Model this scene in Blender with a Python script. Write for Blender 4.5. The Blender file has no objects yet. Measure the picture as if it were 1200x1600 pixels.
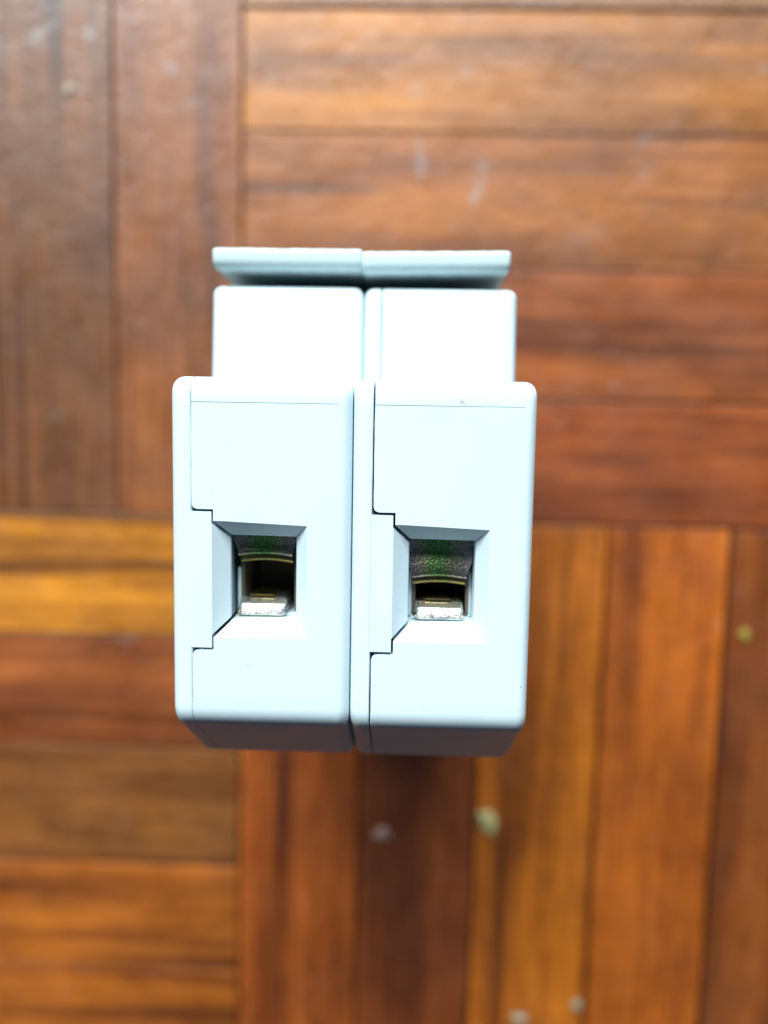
import bpy, bmesh, math, random
from mathutils import Vector, Matrix, Euler

MM = 0.001
sc = bpy.context.scene
col = sc.collection

# ------------------------------------------------------------------ camera
cam_d = bpy.data.cameras.new("camera")
cam = bpy.data.objects.new("camera", cam_d)
col.objects.link(cam)
cam.location = (32.087*MM, 17.493*MM, 155.81*MM)
cam.rotation_euler = Euler((-0.1009, 0.0269, 0.0226), 'XYZ')
cam_d.sensor_fit = 'HORIZONTAL'
cam_d.sensor_width = 36.0
cam_d.lens = 37.5
cam_d.clip_start = 0.002
cam_d.clip_end = 20.0
cam_d.dof.use_dof = True
cam_d.dof.focus_distance = 77.5*MM
cam_d.dof.aperture_fstop = 13.5
sc.camera = cam

# ------------------------------------------------------------------ world: dim room
w = bpy.data.worlds.new("World")
sc.world = w
w.use_nodes = True
bg = w.node_tree.nodes["Background"]
bg.inputs[0].default_value = (0.36, 0.66, 1.0, 1)
bg.inputs[1].default_value = 0.062

# ------------------------------------------------------------------ window light (beyond the top of the picture)
def area(name, loc, target, sx, sy, power, color):
    d = bpy.data.lights.new(name, 'AREA')
    d.shape = 'RECTANGLE'; d.size = sx; d.size_y = sy
    d.energy = power; d.color = color
    o = bpy.data.objects.new(name, d); col.objects.link(o)
    o.location = loc
    o.rotation_euler = (Vector(target) - Vector(loc)).to_track_quat('-Z', 'Y').to_euler()
    return o
area("window_light", (-0.20, 1.30, 0.98), (0.03, 0.0, 0.04), 1.80, 0.60, 88.0, (0.90, 0.98, 1.0))

sc.view_settings.view_transform = 'Standard'
sc.view_settings.look = 'None'
sc.view_settings.exposure = 0.0
sc.view_settings.gamma = 1.0
sc.view_settings.use_curve_mapping = False

# ------------------------------------------------------------------ material helpers
def new_mat(name):
    m = bpy.data.materials.new(name); m.use_nodes = True
    nt = m.node_tree
    return m, nt, nt.nodes["Principled BSDF"]

def N(nt, t, **kw):
    n = nt.nodes.new(t)
    for k, v in kw.items():
        setattr(n, k, v)
    return n

def noise(nt, vec, scale, detail=4, rough=0.55, dist=0.0):
    n = N(nt, 'ShaderNodeTexNoise')
    n.inputs['Scale'].default_value = scale
    n.inputs['Detail'].default_value = detail
    n.inputs['Roughness'].default_value = rough
    n.inputs['Distortion'].default_value = dist
    nt.links.new(vec, n.inputs['Vector'])
    return n

def mapping(nt, vec, scale, loc=(0, 0, 0)):
    n = N(nt, 'ShaderNodeMapping')
    n.inputs['Scale'].default_value = scale
    n.inputs['Location'].default_value = loc
    nt.links.new(vec, n.inputs['Vector'])
    return n.outputs[0]

def ramp(nt, fac, stops):
    n = N(nt, 'ShaderNodeValToRGB')
    e = n.color_ramp.elements
    while len(e) < len(stops):
        e.new(0.5)
    for el, (p, c) in zip(e, stops):
        el.position = p
        el.color = c if len(c) == 4 else (*c, 1)
    nt.links.new(fac, n.inputs[0])
    return n.outputs[0]

def mixc(nt, fac, a, b, blend='MIX'):
    n = N(nt, 'ShaderNodeMix', data_type='RGBA', blend_type=blend)
    for sock, v in ((n.inputs[0], fac), (n.inputs[6], a), (n.inputs[7], b)):
        if isinstance(v, (int, float)):
            sock.default_value = v
        elif isinstance(v, tuple):
            sock.default_value = v if len(v) == 4 else (*v, 1)
        else:
            nt.links.new(v, sock)
    return n.outputs[2]

def math_n(nt, op, a, b=None, c=None, clamp=False):
    n = N(nt, 'ShaderNodeMath', operation=op, use_clamp=clamp)
    for i, v in enumerate((a, b, c)):
        if v is None:
            continue
        if isinstance(v, (int, float)):
            n.inputs[i].default_value = v
        else:
            nt.links.new(v, n.inputs[i])
    return n.outputs[0]

def bump(nt, h, strength, dist, normal=None):
    n = N(nt, 'ShaderNodeBump')
    n.inputs['Strength'].default_value = strength
    n.inputs['Distance'].default_value = dist
    nt.links.new(h, n.inputs['Height'])
    if normal is not None:
        nt.links.new(normal, n.inputs['Normal'])
    return n.outputs[0]

# ---- wood -----------------------------------------------------------------
def srgb(r, g, b):
    f = lambda c: (c/255/12.92) if c/255 <= 0.04045 else ((c/255+0.055)/1.055)**2.4
    return (f(r), f(g), f(b))

# worn pale smears and painted glints on the varnish: world x, y (mm), half sizes, angle (deg), amount
SCUFFS_GLINTS = [(44.5, 64.0, 1.4, 5.4, -14, .95), (33.5, 68.0, 1.1, 4.6, 4, .8), (33.0, 80.5, 2.0, 1.8, 20, .45),
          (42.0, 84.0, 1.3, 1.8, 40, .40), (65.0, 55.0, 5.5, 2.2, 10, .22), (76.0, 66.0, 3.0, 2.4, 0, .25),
          (-31.5, 80.0, 2.6, 1.1, 5, .8), (-39.0, 89.5, 2.4, 1.4, 30, .95), (-28.5, 90.0, 2.2, 1.3, 60, .9), (-14.0, 84.0, 2.4, 1.2, -10, .7),  # these four are glints of light painted into the wood colour
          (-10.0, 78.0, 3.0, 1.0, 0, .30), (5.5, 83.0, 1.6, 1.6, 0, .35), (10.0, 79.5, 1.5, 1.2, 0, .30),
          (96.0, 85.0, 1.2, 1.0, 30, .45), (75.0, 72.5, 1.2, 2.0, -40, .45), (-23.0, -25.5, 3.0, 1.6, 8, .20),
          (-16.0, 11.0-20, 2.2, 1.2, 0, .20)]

def wood_material():
    m, nt, bs = new_mat("varnished_parquet_wood")
    tc = N(nt, 'ShaderNodeTexCoord').outputs['Object']
    geo = N(nt, 'ShaderNodeNewGeometry').outputs['Position']
    at = N(nt, 'ShaderNodeAttribute', attribute_type='OBJECT', attribute_name='tint')
    sd = N(nt, 'ShaderNodeAttribute', attribute_type='OBJECT', attribute_name='seed')
    off = N(nt, 'ShaderNodeVectorMath', operation='SCALE')
    off.inputs[0].default_value = (0.37, 0.91, 0.53)
    nt.links.new(sd.outputs['Fac'], off.inputs['Scale'])
    addv = N(nt, 'ShaderNodeVectorMath', operation='ADD')
    nt.links.new(tc, addv.inputs[0]); nt.links.new(off.outputs[0], addv.inputs[1])
    v = addv.outputs[0]
    broad = noise(nt, mapping(nt, v, (9, 95, 20)), 1.0, 3, .55, .6).outputs[0]
    grain = noise(nt, mapping(nt, v, (28, 700, 60)), 1.0, 5, .6, .3).outputs[0]
    pores = noise(nt, mapping(nt, v, (120, 2600, 300)), 1.0, 2, .5).outputs[0]
    streak = noise(nt, mapping(nt, v, (5, 150, 9), (3, 1, 7)), 1.0, 2, .5, .8).outputs[0]
    blot = noise(nt, mapping(nt, v, (45, 75, 60)), 1.0, 5, .65).outputs[0]
    f1 = ramp(nt, broad, [(.28, (.55, .50, .46)), (.5, (1, 1, 1)), (.74, (1.38, 1.46, 1.5))])
    f2 = ramp(nt, grain, [(.3, (.74, .70, .66)), (.55, (1.02, 1.02, 1.02)), (.8, (1.15, 1.18, 1.2))])
    f3 = ramp(nt, streak, [(.57, (1, 1, 1)), (.69, (.40, .36, .35))])
    f4 = ramp(nt, pores, [(.33, (.70, .66, .62)), (.46, (1, 1, 1))])
    f5 = ramp(nt, blot, [(.3, (.62, .58, .54)), (.5, (1, 1, 1)), (.7, (1.28, 1.30, 1.30))])
    c = at.outputs['Color']
    for f in (f1, f2, f3, f4, f5):
        c = mixc(nt, 1.0, c, f, 'MULTIPLY')
    # scuffs and painted glints, mixed into the base colour
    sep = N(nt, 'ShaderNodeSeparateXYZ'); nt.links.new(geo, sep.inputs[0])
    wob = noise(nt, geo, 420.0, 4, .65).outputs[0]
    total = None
    for (x, y, a, b, ang, amt) in SCUFFS_GLINTS:
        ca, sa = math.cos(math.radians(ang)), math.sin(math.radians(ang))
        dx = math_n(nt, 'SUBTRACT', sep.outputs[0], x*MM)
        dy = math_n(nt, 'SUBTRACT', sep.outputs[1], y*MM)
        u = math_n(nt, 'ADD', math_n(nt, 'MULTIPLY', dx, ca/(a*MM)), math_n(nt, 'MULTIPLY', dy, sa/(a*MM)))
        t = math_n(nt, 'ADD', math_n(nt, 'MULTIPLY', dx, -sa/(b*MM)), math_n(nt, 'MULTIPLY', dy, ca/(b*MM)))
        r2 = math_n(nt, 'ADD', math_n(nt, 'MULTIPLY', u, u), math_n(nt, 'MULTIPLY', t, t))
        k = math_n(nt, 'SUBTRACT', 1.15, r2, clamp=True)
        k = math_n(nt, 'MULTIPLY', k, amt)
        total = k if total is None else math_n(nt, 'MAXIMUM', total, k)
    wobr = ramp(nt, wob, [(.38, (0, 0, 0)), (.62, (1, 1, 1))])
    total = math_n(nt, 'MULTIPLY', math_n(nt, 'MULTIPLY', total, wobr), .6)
    # fine scattered wear
    dust = noise(nt, geo, 230.0, 3, .6).outputs[0]
    dustr = ramp(nt, dust, [(.66, (0, 0, 0)), (.78, (.2, .2, .2))])
    total = math_n(nt, 'MAXIMUM', total, dustr)
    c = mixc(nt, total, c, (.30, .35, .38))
    nt.links.new(c, bs.inputs['Base Color'])
    rr = ramp(nt, noise(nt, geo, 90.0, 4, .6).outputs[0], [(.3, (.36, .36, .36)), (.7, (.52, .52, .52))])
    nt.links.new(rr, bs.inputs['Roughness'])
    bs.inputs['Specular IOR Level'].default_value = 0.5
    bs.inputs['Coat Weight'].default_value = 1.0
    bs.inputs['Coat Roughness'].default_value = 0.40
    worn = noise(nt, geo, 75.0, 5, .65, .5).outputs[0]
    nt.links.new(ramp(nt, worn, [(.38, (.28,)*3), (.62, (.60,)*3)]), bs.inputs['Coat Roughness'])
    nt.links.new(ramp(nt, worn, [(.36, (1.0,)*3), (.64, (.55,)*3)]), bs.inputs['Coat Weight'])
    wav = noise(nt, geo, 150.0, 5, .6).outputs[0]
    b1 = bump(nt, grain, .35, .00025)
    b2 = bump(nt, wav, .5, .0005, b1)
    spark = noise(nt, geo, 800.0, 3, .7).outputs[0]
    b2 = bump(nt, spark, .5, .00022, b2)
    nt.links.new(b2, bs.inputs['Normal'])
    nt.links.new(b2, bs.inputs['Coat Normal'])
    return m

def plain(name, colr, rough, metal=0.0, spec=0.5):
    m, nt, bs = new_mat(name)
    bs.inputs['Base Color'].default_value = (*colr, 1)
    bs.inputs['Roughness'].default_value = rough
    bs.inputs['Metallic'].default_value = metal
    bs.inputs['Specular IOR Level'].default_value = spec
    return m, nt, bs

def varied_coords(nt):
    tc = N(nt, 'ShaderNodeTexCoord').outputs['Object']
    oi = N(nt, 'ShaderNodeObjectInfo')
    n = N(nt, 'ShaderNodeVectorMath', operation='ADD')
    nt.links.new(tc, n.inputs[0]); nt.links.new(oi.outputs['Random'], n.inputs[1])
    return n.outputs[0]

def plastic_material(name, base):
    m, nt, bs = plain(name, base, .42)
    tc = varied_coords(nt)
    n1 = noise(nt, tc, 1400.0, 3, .6).outputs[0]      # moulded texture
    n2 = noise(nt, tc, 60.0, 3, .5).outputs[0]        # slow waviness
    spk = noise(nt, tc, 900.0, 2, .5).outputs[0]      # rare specks of dirt
    smu = noise(nt, tc, 130.0, 4, .6).outputs[0]
    c = mixc(nt, ramp(nt, spk, [(.755, (0, 0, 0)), (.79, (.6, .6, .6))]), base, (.20, .20, .19))
    c = mixc(nt, ramp(nt, smu, [(.45, (0, 0, 0)), (.8, (.26, .26, .26))]), c, tuple(b*.75 for b in base))
    nt.links.new(c, bs.inputs['Base Color'])
    nt.links.new(ramp(nt, smu, [(.3, (.36,)*3), (.7, (.5,)*3)]), bs.inputs['Roughness'])
    b = bump(nt, n1, .12, .00006)
    b = bump(nt, n2, .15, .0006, b)
    nt.links.new(b, bs.inputs['Normal'])
    return m

def zinc_material(name, stops, rough, bumpd, bright=None, centre=None, speckle=.8):
    m, nt, bs = plain(name, (.5, .5, .4), rough, 1.0)
    tc = varied_coords(nt)
    big = noise(nt, tc, 330.0, 3, .6, .4).outputs[0]
    if centre is not None:          # interference colour changes across the plate
        sep = N(nt, 'ShaderNodeSeparateXYZ')
        nt.links.new(N(nt, 'ShaderNodeTexCoord').outputs['Object'], sep.inputs[0])
        d = math_n(nt, 'ABSOLUTE', math_n(nt, 'SUBTRACT', sep.outputs[0], centre*MM))
        big = math_n(nt, 'ADD', math_n(nt, 'MULTIPLY', d, 250.0), math_n(nt, 'MULTIPLY', big, .5))
    spk = N(nt, 'ShaderNodeTexVoronoi'); spk.inputs['Scale'].default_value = 4600.0
    nt.links.new(tc, spk.inputs['Vector'])
    fine = noise(nt, tc, 5200.0, 2, .6).outputs[0]
    c = ramp(nt, big, stops)
    c = mixc(nt, 1.0, c, ramp(nt, fine, [(.36, (1-.65*speckle,)*3), (.52, (.95, .95, .95)), (.68, (1+.7*speckle,)*3)]), 'MULTIPLY')
    if bright:
        c = mixc(nt, ramp(nt, noise(nt, tc, 900.0, 4, .7).outputs[0], [(.54, (0, 0, 0)), (.60, (1, 1, 1))]), c, bright)
    nt.links.new(c, bs.inputs['Base Color'])
    b = bump(nt, spk.outputs['Distance'], .6, bumpd)
    nt.links.new(b, bs.inputs['Normal'])
    return m

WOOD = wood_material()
JOINT, *_ = plain("dark_joint_filler", (.020, .012, .008), .9)
PLASTIC = plastic_material("light_grey_moulded_plastic", (.605, .725, .775))
PLASTIC_T = plastic_material("light_grey_toggle_plastic", (.53, .64, .645))
ZINC_G = zinc_material("yellow_passivated_zinc_plate",
                       [(.20, (.10, .24, .08)), (.45, (.16, .25, .10)), (.68, (.27, .25, .17)), (.95, (.33, .28, .28))], .40, .00005, None, 8.6)
ZINC_L = zinc_material("yellow_passivated_zinc_lip", [(.35, (.15, .20, .08)), (.5, (.34, .25, .08)), (.65, (.26, .19, .13))], .30, .00001, None, None, .2)
TIN = zinc_material("tinned_contact_plate", [(.3, (.78, .73, .58)), (.6, (.90, .87, .78))], .27, .00003, (.42, .42, .46), None, .35)
CAGE, *_ = plain("dark_clamp_steel", (.16, .125, .09), .55, 0.5)

# ------------------------------------------------------------------ mesh helpers
def link_mesh(name, bm, mat, parent=None, smooth=None, loc=None):
    me = bpy.data.meshes.new(name)
    bmesh.ops.recalc_face_normals(bm, faces=bm.faces[:])
    bm.to_mesh(me); bm.free()
    me.materials.append(mat)
    if smooth is not None:
        for p in me.polygons:
            p.use_smooth = True
        me.set_sharp_from_angle(angle=math.radians(smooth))
    o = bpy.data.objects.new(name, me)
    col.objects.link(o)
    if loc is not None:
        o.location = loc
    if parent is not None:
        o.parent = parent
    return o

def evaluated_boolean(o, ops):
    """apply exact booleans (list of (operation, bmesh)) to object o and bake the result"""
    tmp = []
    for op, bm in ops:
        me = bpy.data.meshes.new("cutter")
        bmesh.ops.recalc_face_normals(bm, faces=bm.faces[:])
        bm.to_mesh(me); bm.free()
        c = bpy.data.objects.new("cutter", me); col.objects.link(c)
        md = o.modifiers.new("b", 'BOOLEAN'); md.operation = op; md.object = c; md.solver = 'EXACT'
        tmp.append(c)
    dg = bpy.context.evaluated_depsgraph_get()
    dg.update()
    me = bpy.data.meshes.new_from_object(o.evaluated_get(dg))
    old = o.data
    o.modifiers.clear(); o.data = me
    me.name = old.name + "_cut"
    bpy.data.meshes.remove(old)
    for c in tmp:
        d = c.data; bpy.data.objects.remove(c); bpy.data.meshes.remove(d)
    return o

def hexa(bm, lo, hi):
    """lo/hi: four (x,y,z) corner points each (same order) -> closed hexahedron"""
    a = [bm.verts.new(Vector(p)*MM) for p in lo]
    b = [bm.verts.new(Vector(p)*MM) for p in hi]
    n = len(a)
    bm.faces.new(a[::-1]); bm.faces.new(b)
    for i in range(n):
        bm.faces.new((a[i], a[(i+1) % n], b[(i+1) % n], b[i]))
    return bm

def box(bm, x0, x1, y0, y1, z0, z1):
    q = lambda z: [(x0, y0, z), (x1, y0, z), (x1, y1, z), (x0, y1, z)]
    return hexa(bm, q(z0), q(z1))

def bevel_box(name, x0, x1, y0, y1, z0, z1, r, seg, mat, parent):
    bm = bmesh.new(); box(bm, x0, x1, y0, y1, z0, z1)
    bmesh.ops.bevel(bm, geom=bm.edges[:], offset=r*MM, segments=seg, profile=.5, affect='EDGES')
    return link_mesh(name, bm, mat, parent, 40)

def round_poly(pts, segs=6):
    """pts: (y, z, radius) corners -> rounded outline"""
    out = []
    n = len(pts)
    for i in range(n):
        p = Vector(pts[i][:2]); a = Vector(pts[i-1][:2]); b = Vector(pts[(i+1) % n][:2]); r = pts[i][2]
        if r <= 0:
            out.append(p); continue
        u = (a-p).normalized(); v = (b-p).normalized()
        ang = u.angle(v); d = r/math.tan(ang/2)
        cen = p + (u+v).normalized()*(r/math.sin(ang/2))
        s = p+u*d-cen; e = p+v*d-cen
        tot = s.angle_signed(e)
        for k in range(segs+1):
            t = -tot*k/segs
            out.append(cen + Vector((s.x*math.cos(t)-s.y*math.sin(t), s.x*math.sin(t)+s.y*math.cos(t))))
    return out

def offset_poly(P, d):
    """inset a counter-clockwise outline by d (mm)"""
    n = len(P); out = []
    for i in range(n):
        e1 = (P[i]-P[i-1]); e2 = (P[(i+1) % n]-P[i])
        if e1.length < 1e-6: e1 = e2
        if e2.length < 1e-6: e2 = e1
        n1 = Vector((-e1.y, e1.x)).normalized(); n2 = Vector((-e2.y, e2.x)).normalized()
        m = (n1+n2).normalized()
        out.append(P[i] + m*(d/max(.5, m.dot(n1))))
    return out

def densify(P, step):
    out = []
    for i in range(len(P)):
        a, b = P[i], P[(i+1) % len(P)]
        n = max(1, int((b-a).length/step))
        out += [a.lerp(b, k/n) for k in range(n)]
    return out

def shell(P, rings, jit=None, amount=0.0):
    """loft the yz outline P through rings of (x, inset)"""
    bm = bmesh.new(); prev = None
    for k, (x, ins) in enumerate(rings):
        Q = offset_poly(P, ins) if ins else P
        jx = [jit.uniform(-amount, amount) for _ in Q] if jit and ins == .10 else [0]*len(Q)
        vs = [bm.verts.new(((x+d_)*MM, q.x*MM, q.y*MM)) for q, d_ in zip(Q, jx)]
        if prev:
            n = len(vs)
            for i in range(n):
                bm.faces.new((prev[i], prev[(i+1) % n], vs[(i+1) % n], vs[i]))
        if k == 0 or k == len(rings)-1:
            bm.faces.new(vs)
        prev = vs
    return bm

# ------------------------------------------------------------------ floor
PW = 24.0
BL = 5*PW
YJ = {0: 0.1, 1: 0.05, 2: .4, 3: 1.0, 4: -1.25, -1: -.6, -2: .35, -3: -.7, -4: .4}
XJ = {0: 0.0, 1: .4, 2: .2, 3: 0.0, 4: 0.0, -1: -.5}
rng = random.Random(11)
PAL = [(150, 82, 36), (140, 72, 34), (165, 95, 40), (120, 66, 34), (172, 106, 44), (134, 76, 38)]
TINT = {  # block (i, j), plank number -> colour seen in even light
    (0, 0): [(140, 68, 32), (140, 72, 34), (150, 86, 42), (176, 108, 46), (150, 96, 58)],
    (-1, 0): [(112, 72, 44), (118, 72, 40), (122, 76, 44), (112, 65, 38), (134, 75, 40)],
    (-1, -1): [(166, 90, 32), (170, 93, 34), (130, 77, 40), (140, 73, 38), (194, 122, 40)],
    (0, -1): [(162, 81, 34), (126, 62, 30), (198, 110, 30), (182, 94, 30), (132, 68, 30)],
}
bm = bmesh.new()
box(bm, -600, 600, -600, 600, -12, -6.5)
floor = link_mesh("floor", bm, JOINT)
floor["kind"] = "structure"
floor["label"] = "varnished mosaic parquet floor of reddish brown wood fingers"

def plank_mesh(L, Wd, r):
    bm = bmesh.new()
    box(bm, -L/2, L/2, -Wd/2, Wd/2, -6.5, 0)
    ed = [e for e in bm.edges if all(v.co.z > -1e-6 for v in e.verts)]
    bmesh.ops.bevel(bm, geom=ed, offset=r*MM, segments=2, profile=.5, affect='EDGES')
    me = bpy.data.meshes.new("plank")
    bmesh.ops.recalc_face_normals(bm, faces=bm.faces[:])
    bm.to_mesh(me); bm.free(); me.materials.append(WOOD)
    return me

MESH = {}
for i in range(-3, 3):
    for j in range(-3, 3):
        horiz = (i+j) % 2 == 0
        for k in range(5):
            base = (j if horiz else i)*5 + k
            J = YJ if horiz else XJ
            near = i in (-1, 0) and j in (-1, 0)
            a = base*PW + (J.get(base, 0) if near else 0)
            b = (base+1)*PW + (J.get(base+1, 0) if near else 0)
            gap = .30 + rng.random()*.25
            if near and (i, j) == (0, 0) and k == 4: gap = 1.0
            if near and (i, j) == (0, -1) and k == 3: gap = 1.1
            Wd = round(b-a-gap, 3); L = round(BL-.35-rng.random()*.1, 2)
            key = (L, Wd)
            if key not in MESH:
                MESH[key] = plank_mesh(L, Wd, .14)
            o = bpy.data.objects.new("plank", MESH[key]); col.objects.link(o)
            cl = (i if horiz else j)*BL + BL/2
            cw = (a+b)/2
            o.location = ((cl, cw, 0) if horiz else (cw, cl, 0))
            o.location = o.location*MM
            o.location.z = -rng.random()*.00012
            flip = rng.random() < .5
            o.rotation_euler = (rng.uniform(-.003, .003), 0, (0 if horiz else math.pi/2) + (math.pi if flip else 0))
            o.parent = floor
            c = TINT.get((i, j), [rng.choice(PAL) for _ in range(5)])[k]
            o["tint"] = [x*k_ for x, k_ in zip(srgb(*c), (.90, .88, .54))]
            o["seed"] = rng.random()*9.0

# ------------------------------------------------------------------ circuit breakers
H = 79.0
WB = 17.6
SEAM = 2.08
BX, YAW = 27.877, 0.0052
PROFILE = [(22.4, 79, 1.7), (22.4, 62.7, .6), (33.9, 61.7, 1.0), (33.9, 17.3, 1.0), (22.4, 16.3, .6), (22.4, 0, 1.7),
           (-11.6, 0, 2.6), (-19.4, 11.5, 1.2), (-19.4, 22, .4), (-14.4, 22, .4), (-14.4, 57, .4), (-19.4, 57, .4),
           (-19.4, 67.5, 1.2), (-11.6, 79, 2.6)]
PROFILE = PROFILE[::-1]

def orient(P):
    s = sum(P[i-1].x*P[i].y - P[i].x*P[i-1].y for i in range(len(P)))
    return P if s > 0 else P[::-1]

def arc_rings(x_out, r, sign, n=6):
    """rings rounding an outer side: from the flat side inwards"""
    out = []
    for k in range(n+1):
        t = math.pi/2*k/n
        out.append((x_out + sign*r*(1-math.sin(t)) if False else x_out + sign*r*(1-math.cos(t)), r*(1-math.sin(t))))
    return out

def window_shapes(g):
    """outer edge, inner edge of the wire entry (mm, local)"""
    outer = [(4.05, -3.15), (13.35, -3.05), (13.35, 8.12), (4.05, 8.46)]
    inner = [(5.55, -1.70), (12.15, -1.62), (12.15, 6.88), (5.55, 6.95)]
    return outer, inner

def make_breaker(name, x, dy, gap, jaw_y, seam_gap, rz, seed, toggle_dy, toggle_rz, block_dx, t_in):
    root = bpy.data.objects.new(name, None); col.objects.link(root)
    root.empty_display_size = .02
    P = densify(orient(round_poly(PROFILE)), 1.3)
    outer, inner = window_shapes(gap)
    zi = H-1.5                                  # depth of the bevelled mouth

    # --- cover half (thin, with tongue that closes one side of the wire entry)
    rings = arc_rings(0, 1.15, 1) + [(SEAM-seam_gap-.10, 0), (SEAM-seam_gap, .10)]
    cover = link_mesh("housing_cover", shell(P, rings, random.Random(seed), .018), PLASTIC, root)
    g = gap
    t = bmesh.new()
    box(t, 1.9, 4.0, -4.15, 9.35, H-9, H+.003)
    # bevelled nose of the tongue: thin lip, wall set back below it
    sec = [(3.9, H+.001), (4.05, H+.001), (5.55, zi), (5.62, zi-.22), (5.15, zi-.75), (5.05, H-9), (3.9, H-9)]
    ylo = lambda x_: -3.10+g+(x_-4.05)*.947
    yhi = lambda x_: 8.40-g-(x_-4.05)*.98
    a = [t.verts.new(Vector((x_, ylo(x_), z_))*MM) for x_, z_ in sec]
    b = [t.verts.new(Vector((x_, yhi(x_), z_))*MM) for x_, z_ in sec]
    t.faces.new(a); t.faces.new(b[::-1])
    for i in range(len(sec)):
        k_ = (i+1) % len(sec)
        t.faces.new((a[i], a[k_], b[k_], b[i]))
    link_mesh("tongue", t, PLASTIC, cover)

    # --- base half (thick) with the wire entry cut in
    rings = [(SEAM, .10), (SEAM+.10, 0)] + [(xx, i) for xx, i in arc_rings(WB, 1.15, -1)][::-1]
    base = link_mesh("housing_base", shell(P, rings, random.Random(seed+50), .018), PLASTIC, root)
    ops = []
    k1 = bmesh.new()   # bevelled mouth
    e = .35            # continue the bevel above the face
    up = [(o[0]+(o[0]-i[0])/1.5*e, o[1]+(o[1]-i[1])/1.5*e) for o, i in zip(outer, inner)]
    hexa(k1, [(*p, zi) for p in inner], [(*p, H+e) for p in up])
    ops.append(('DIFFERENCE', k1))
    k2 = bmesh.new()   # shaft
    sh = [(inner[0][0]-.0, inner[0][1]), inner[1], inner[2], inner[3]]
    hexa(k2, [(*p, H-16) for p in sh], [(*p, zi+.05) for p in sh])
    ops.append(('DIFFERENCE', k2))
    k3 = bmesh.new()   # slot for the tongue
    yt, yb, xr = 9.35+gap*.9, -4.15-gap, 4.0+gap*.7
    slot = [(1.5, yb-.6), (SEAM-.02, yb-.6), (2.13, yb-.35), (2.27, yb-.14), (2.5, yb-.03), (2.75, yb), (xr, yb), (xr, yt), (2.75, yt),
            (2.5, yt+.03), (2.27, yt+.14), (2.13, yt+.35), (SEAM-.02, yt+.6), (1.5, yt+.6)]
    hexa(k3, [(*p, H-10) for p in slot], [(*p, H+1) for p in slot])
    ops.append(('DIFFERENCE', k3))
    k4 = bmesh.new()   # wedge of the slot behind the bevelled tongue nose
    hexa(k4, [(3.9, -3.42, H-10), (5.65, -1.76, H-10), (5.65, 7.00, H-10), (3.9, 8.72, H-10)],
             [(3.9, -3.42, H+1), (5.65, -1.76, H+1), (5.65, 7.00, H+1), (3.9, 8.72, H+1)])
    ops.append(('DIFFERENCE', k4))
    k5 = bmesh.new()   # moulded groove across the face
    hexa(k5, [(SEAM-.5, 19.90, H-.22), (16.35, 19.90, H-.10), (16.35, 19.93, H-.10), (SEAM-.5, 19.93, H-.22)],
             [(SEAM-.5, 19.86, H+.3), (16.35, 19.86, H+.3), (16.35, 19.97, H+.3), (SEAM-.5, 19.97, H+.3)])
    ops.append(('DIFFERENCE', k5))
    evaluated_boolean(base, ops)
    for o in (cover, base):
        for p in o.data.polygons:
            p.use_smooth = True
        o.data.set_sharp_from_angle(angle=math.radians(28))

    # --- clamp in the wire entry
    cx = 8.85
    bm = bmesh.new()   # cage: back and sides, open to the front
    box(bm, 6.05, 6.35, -1.3, 6.6, H-15, H-4.6)
    box(bm, 11.55, 11.85, -1.3, 6.6, H-15, H-4.6)
    box(bm, 5.7, 12.0, -1.6, 6.85, H-15.8, H-13)
    link_mesh("clamp_cage", bm, CAGE, root)
    # jaw plate: grid surface with a rounded lip
    zj = H-3.2
    prof = []          # (y offset from the lip, z)
    top = 7.6-jaw_y
    for k in range(6):
        yy = top*(1-k/5)
        prof.append((yy+.42, zj - 1.3*(1-k/5)**1.5 + .15*(k/5)))
    for k in range(1, 7):
        tt = math.pi/2*k/6
        prof.append((.42-.42*math.sin(tt), zj+.15-.42*(1-math.cos(tt))))
    lip_start = 5+4
    prof += [(0.02, zj-.60), (.2, zj-.72), (top+.4, zj-1.1)]
    nx = 16
    bm = bmesh.new(); grid = []
    for (yo, z) in prof:
        wide = 3.28 if yo > 1.55 else (3.28 - (1.55-yo)/.25*.45 if yo > 1.30 else 2.83-.22*(1.3-yo)/1.3)
        row = []
        for q in range(nx+1):
            u = -1+2*q/nx
            arch = .28*(1-u*u)*max(0, 1-yo/top)
            row.append(bm.verts.new(Vector((cx-.12 + u*(wide+.10), jaw_y+yo+arch, z - .10*(u*u)))*MM))
        grid.append(row)
    for r in range(len(grid)):
        r2 = (r+1) % len(grid)
        for q in range(nx):
            bm.faces.new((grid[r][q], grid[r][q+1], grid[r2][q+1], grid[r2][q]))
    bm.faces.new([g_[0] for g_ in grid]); bm.faces.new([g_[-1] for g_ in grid][::-1])
    jaw = link_mesh("clamp_jaw", bm, ZINC_G, root, 50)
    # second, lower plate whose edge shows below the jaw's lip
    bm = bmesh.new(); rows = []
    for (yo, z) in [(2.0, zj-.85), (-.35, zj-.80), (-.62, zj-.86), (-.78, zj-1.02), (-.80, zj-1.5), (2.0, zj-1.5)]:
        row = []
        for q in range(nx+1):
            u = -1+2*q/nx
            row.append(bm.verts.new(Vector((cx-.1+u*2.66, jaw_y+yo+.26*(1-u*u), z-.08*u*u))*MM))
        rows.append(row)
    for r in range(len(rows)):
        r2 = (r+1) % len(rows)
        for q in range(nx):
            bm.faces.new((rows[r][q], rows[r][q+1], rows[r2][q+1], rows[r2][q]))
    bm.faces.new([g_[0] for g_ in rows]); bm.faces.new([g_[-1] for g_ in rows][::-1])
    link_mesh("pressure_plate", bm, ZINC_L, root, 50)
    # contact plate at the other side of the opening, edge rolled over
    x0, x1 = 6.35+block_dx, 11.25+block_dx
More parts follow.
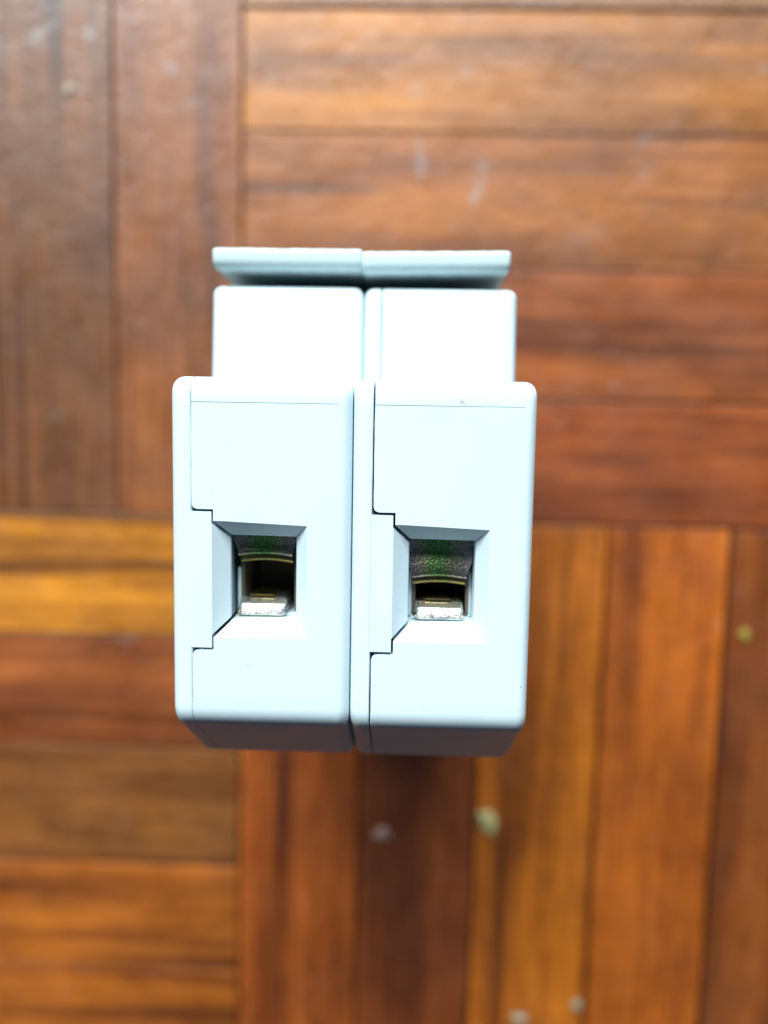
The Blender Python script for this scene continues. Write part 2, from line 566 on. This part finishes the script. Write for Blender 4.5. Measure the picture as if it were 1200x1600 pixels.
    pr = round_poly([(-1.45, H-2.75, .12), (-1.45, H-8, 0), (.25, H-8, 0), (.25, H-4.2, .5), (-.40, H-3.22, .62)], 7)
    pr = orient(pr)
    bm = shell(pr, [(x0, .40), (x0+.04, .24), (x0+.13, .11), (x0+.26, .03), (x0+.42, 0), (x1-.42, 0), (x1-.26, .03), (x1-.13, .11), (x1-.04, .24), (x1, .40)])
    link_mesh("contact_plate", bm, TIN, root, 40)
    bevel_box("clamp_screw_end", cx-1.5+block_dx, cx+1.1+block_dx, -.15, .50, H-7.5, H-3.95, .12, 2, ZINC_L, root)
    # plastic guide ribs beside the contact plate
    bevel_box("guide_rib", 5.60, 6.02, -1.55, 3.2, H-10, H-4.7, .15, 2, PLASTIC, root)
    bevel_box("guide_rib", 11.70, 12.12, -1.55, 3.2, H-10, H-4.7, .15, 2, PLASTIC, root)
    bevel_box("guide_rib", 5.9, 11.9, -1.62, -1.47, H-9, H-3.9, .05, 2, PLASTIC, root)

    # --- toggle: wide paddle thrown towards this end, hinged in the nose
    tp = [(37.80, 63.3, .5), (38.0, 52, 1.2), (37.2, 41.5, .8), (33.0, 38.5, 0), (33.0, 48.5, 0), (35.1, 49.5, 1.2), (35.55, 63.1, 1.15)]
    tp = orient(round_poly(tp, 6))
    xa, xb = t_in[0], WB-t_in[1]
    rj = random.Random(seed*7)
    inner_rings = []
    for k in range(1, 24):            # slightly uneven, worn edge
        xx = xa+.45+(xb-xa-.9)*k/24
        worn = .05 if abs(k-12) < 2 else .0
        inner_rings.append((xx, rj.uniform(-.03, .035)+worn*rj.random()))
    ends = arc_rings(0, .45, 1, 5)
    rings = [(xa+a_[0], a_[1]) for a_ in ends] + inner_rings + [(xb-a_[0], a_[1]) for a_ in ends][::-1]
    bm = shell(tp, rings)
    tg = link_mesh("toggle", bm, PLASTIC_T, root, 35)
    tg.location = (0, toggle_dy*MM, 0)
    tg.rotation_euler = (0, 0, toggle_rz)
    c, s = math.cos(YAW), math.sin(YAW)
    root.location = Vector((BX + c*x - s*dy, s*x + c*dy, 0))*MM
    root.rotation_euler = (0, 0, YAW+rz)
    return root

left = make_breaker("circuit_breaker", -18.42, 0.0, .27, 4.5, .03, 0.0, 1, 0.0, 0.002, -.35, (.42, .03))
left["label"] = "light grey circuit breaker on the left, its clamp jaw raised high in the terminal opening"
right = make_breaker("circuit_breaker", -0.73, -0.03, .31, 2.62, .15, 0.0, 2, -.20, .016, 0.0, (.25, .48))
right["label"] = "light grey circuit breaker on the right, its green-tinged clamp jaw filling half the terminal opening"
for o in (left, right):
    o["category"] = "circuit breaker"
    o["group"] = "circuit breakers standing side by side on end"

# ------------------------------------------------------------------ specks on the floor
def speck(x, y, a, b, h, ang, colr, label, seed):
    bm = bmesh.new()
    bmesh.ops.create_icosphere(bm, subdivisions=3, radius=1.0)
    r = random.Random(seed)
    ph = [r.uniform(0, 6.28) for _ in range(6)]
    for v in bm.verts:
        t = math.atan2(v.co.y, v.co.x)
        k = 1 + .16*math.sin(2*t+ph[0]) + .12*math.sin(3*t+ph[1]) + .08*math.sin(5*t+ph[2])
        z = max(v.co.z, -.15)
        v.co = Vector((v.co.x*k*a*MM, v.co.y*k*b*MM, (z*(1+.2*math.sin(4*v.co.x+ph[3]))+.12)*h*MM))
    m, nt, bs = plain("dried_speck", colr, .55)
    tc = N(nt, 'ShaderNodeTexCoord').outputs['Object']
    nz = noise(nt, tc, 1500, 3).outputs[0]
    nt.links.new(mixc(nt, nz, tuple(q*.7 for q in colr), tuple(min(1, q*1.2) for q in colr)), bs.inputs['Base Color'])
    nt.links.new(bump(nt, nz, .4, .0002), bs.inputs['Normal'])
    o = link_mesh("dried_speck", bm, m, None, 60, Vector((x, y, 0.0))*MM)
    o.rotation_euler = (0, 0, math.radians(ang))
    o["label"] = label; o["category"] = "speck"; o["group"] = "specks of dried stuff on the floor"
    return o
def W2(lx, ly): return (BX+lx, ly)
speck(*W2(1.55, -64.4), 1.5, 1.5, .5, 0, (.30, .20, .17), "round dull pink speck on the dark plank below the breakers", 3)
speck(*W2(22.9, -61.2), 1.5, 3.3, .6, 22, (.50, .46, .20), "largest speck, oval pale yellow-green, on the orange plank", 4)
speck(*W2(71.8, -20.9), 1.0, 1.2, .5, 0, (.30, .24, .03), "small mustard yellow speck near the right edge", 5)
speck(*W2(42.6, -100.2), 1.2, 1.1, .5, 10, (.34, .30, .20), "small pale speck beside a dark plank joint at the bottom", 6)
speck(*W2(30.9, -103.6), 1.4, 1.1, .5, 0, (.40, .37, .27), "pale speck cut by the bottom edge of the picture", 7)
speck(*W2(-60.6, 79.8), .6, 1.1, .5, -10, (.46, .38, .27), "pale cream speck near the top left corner", 8)
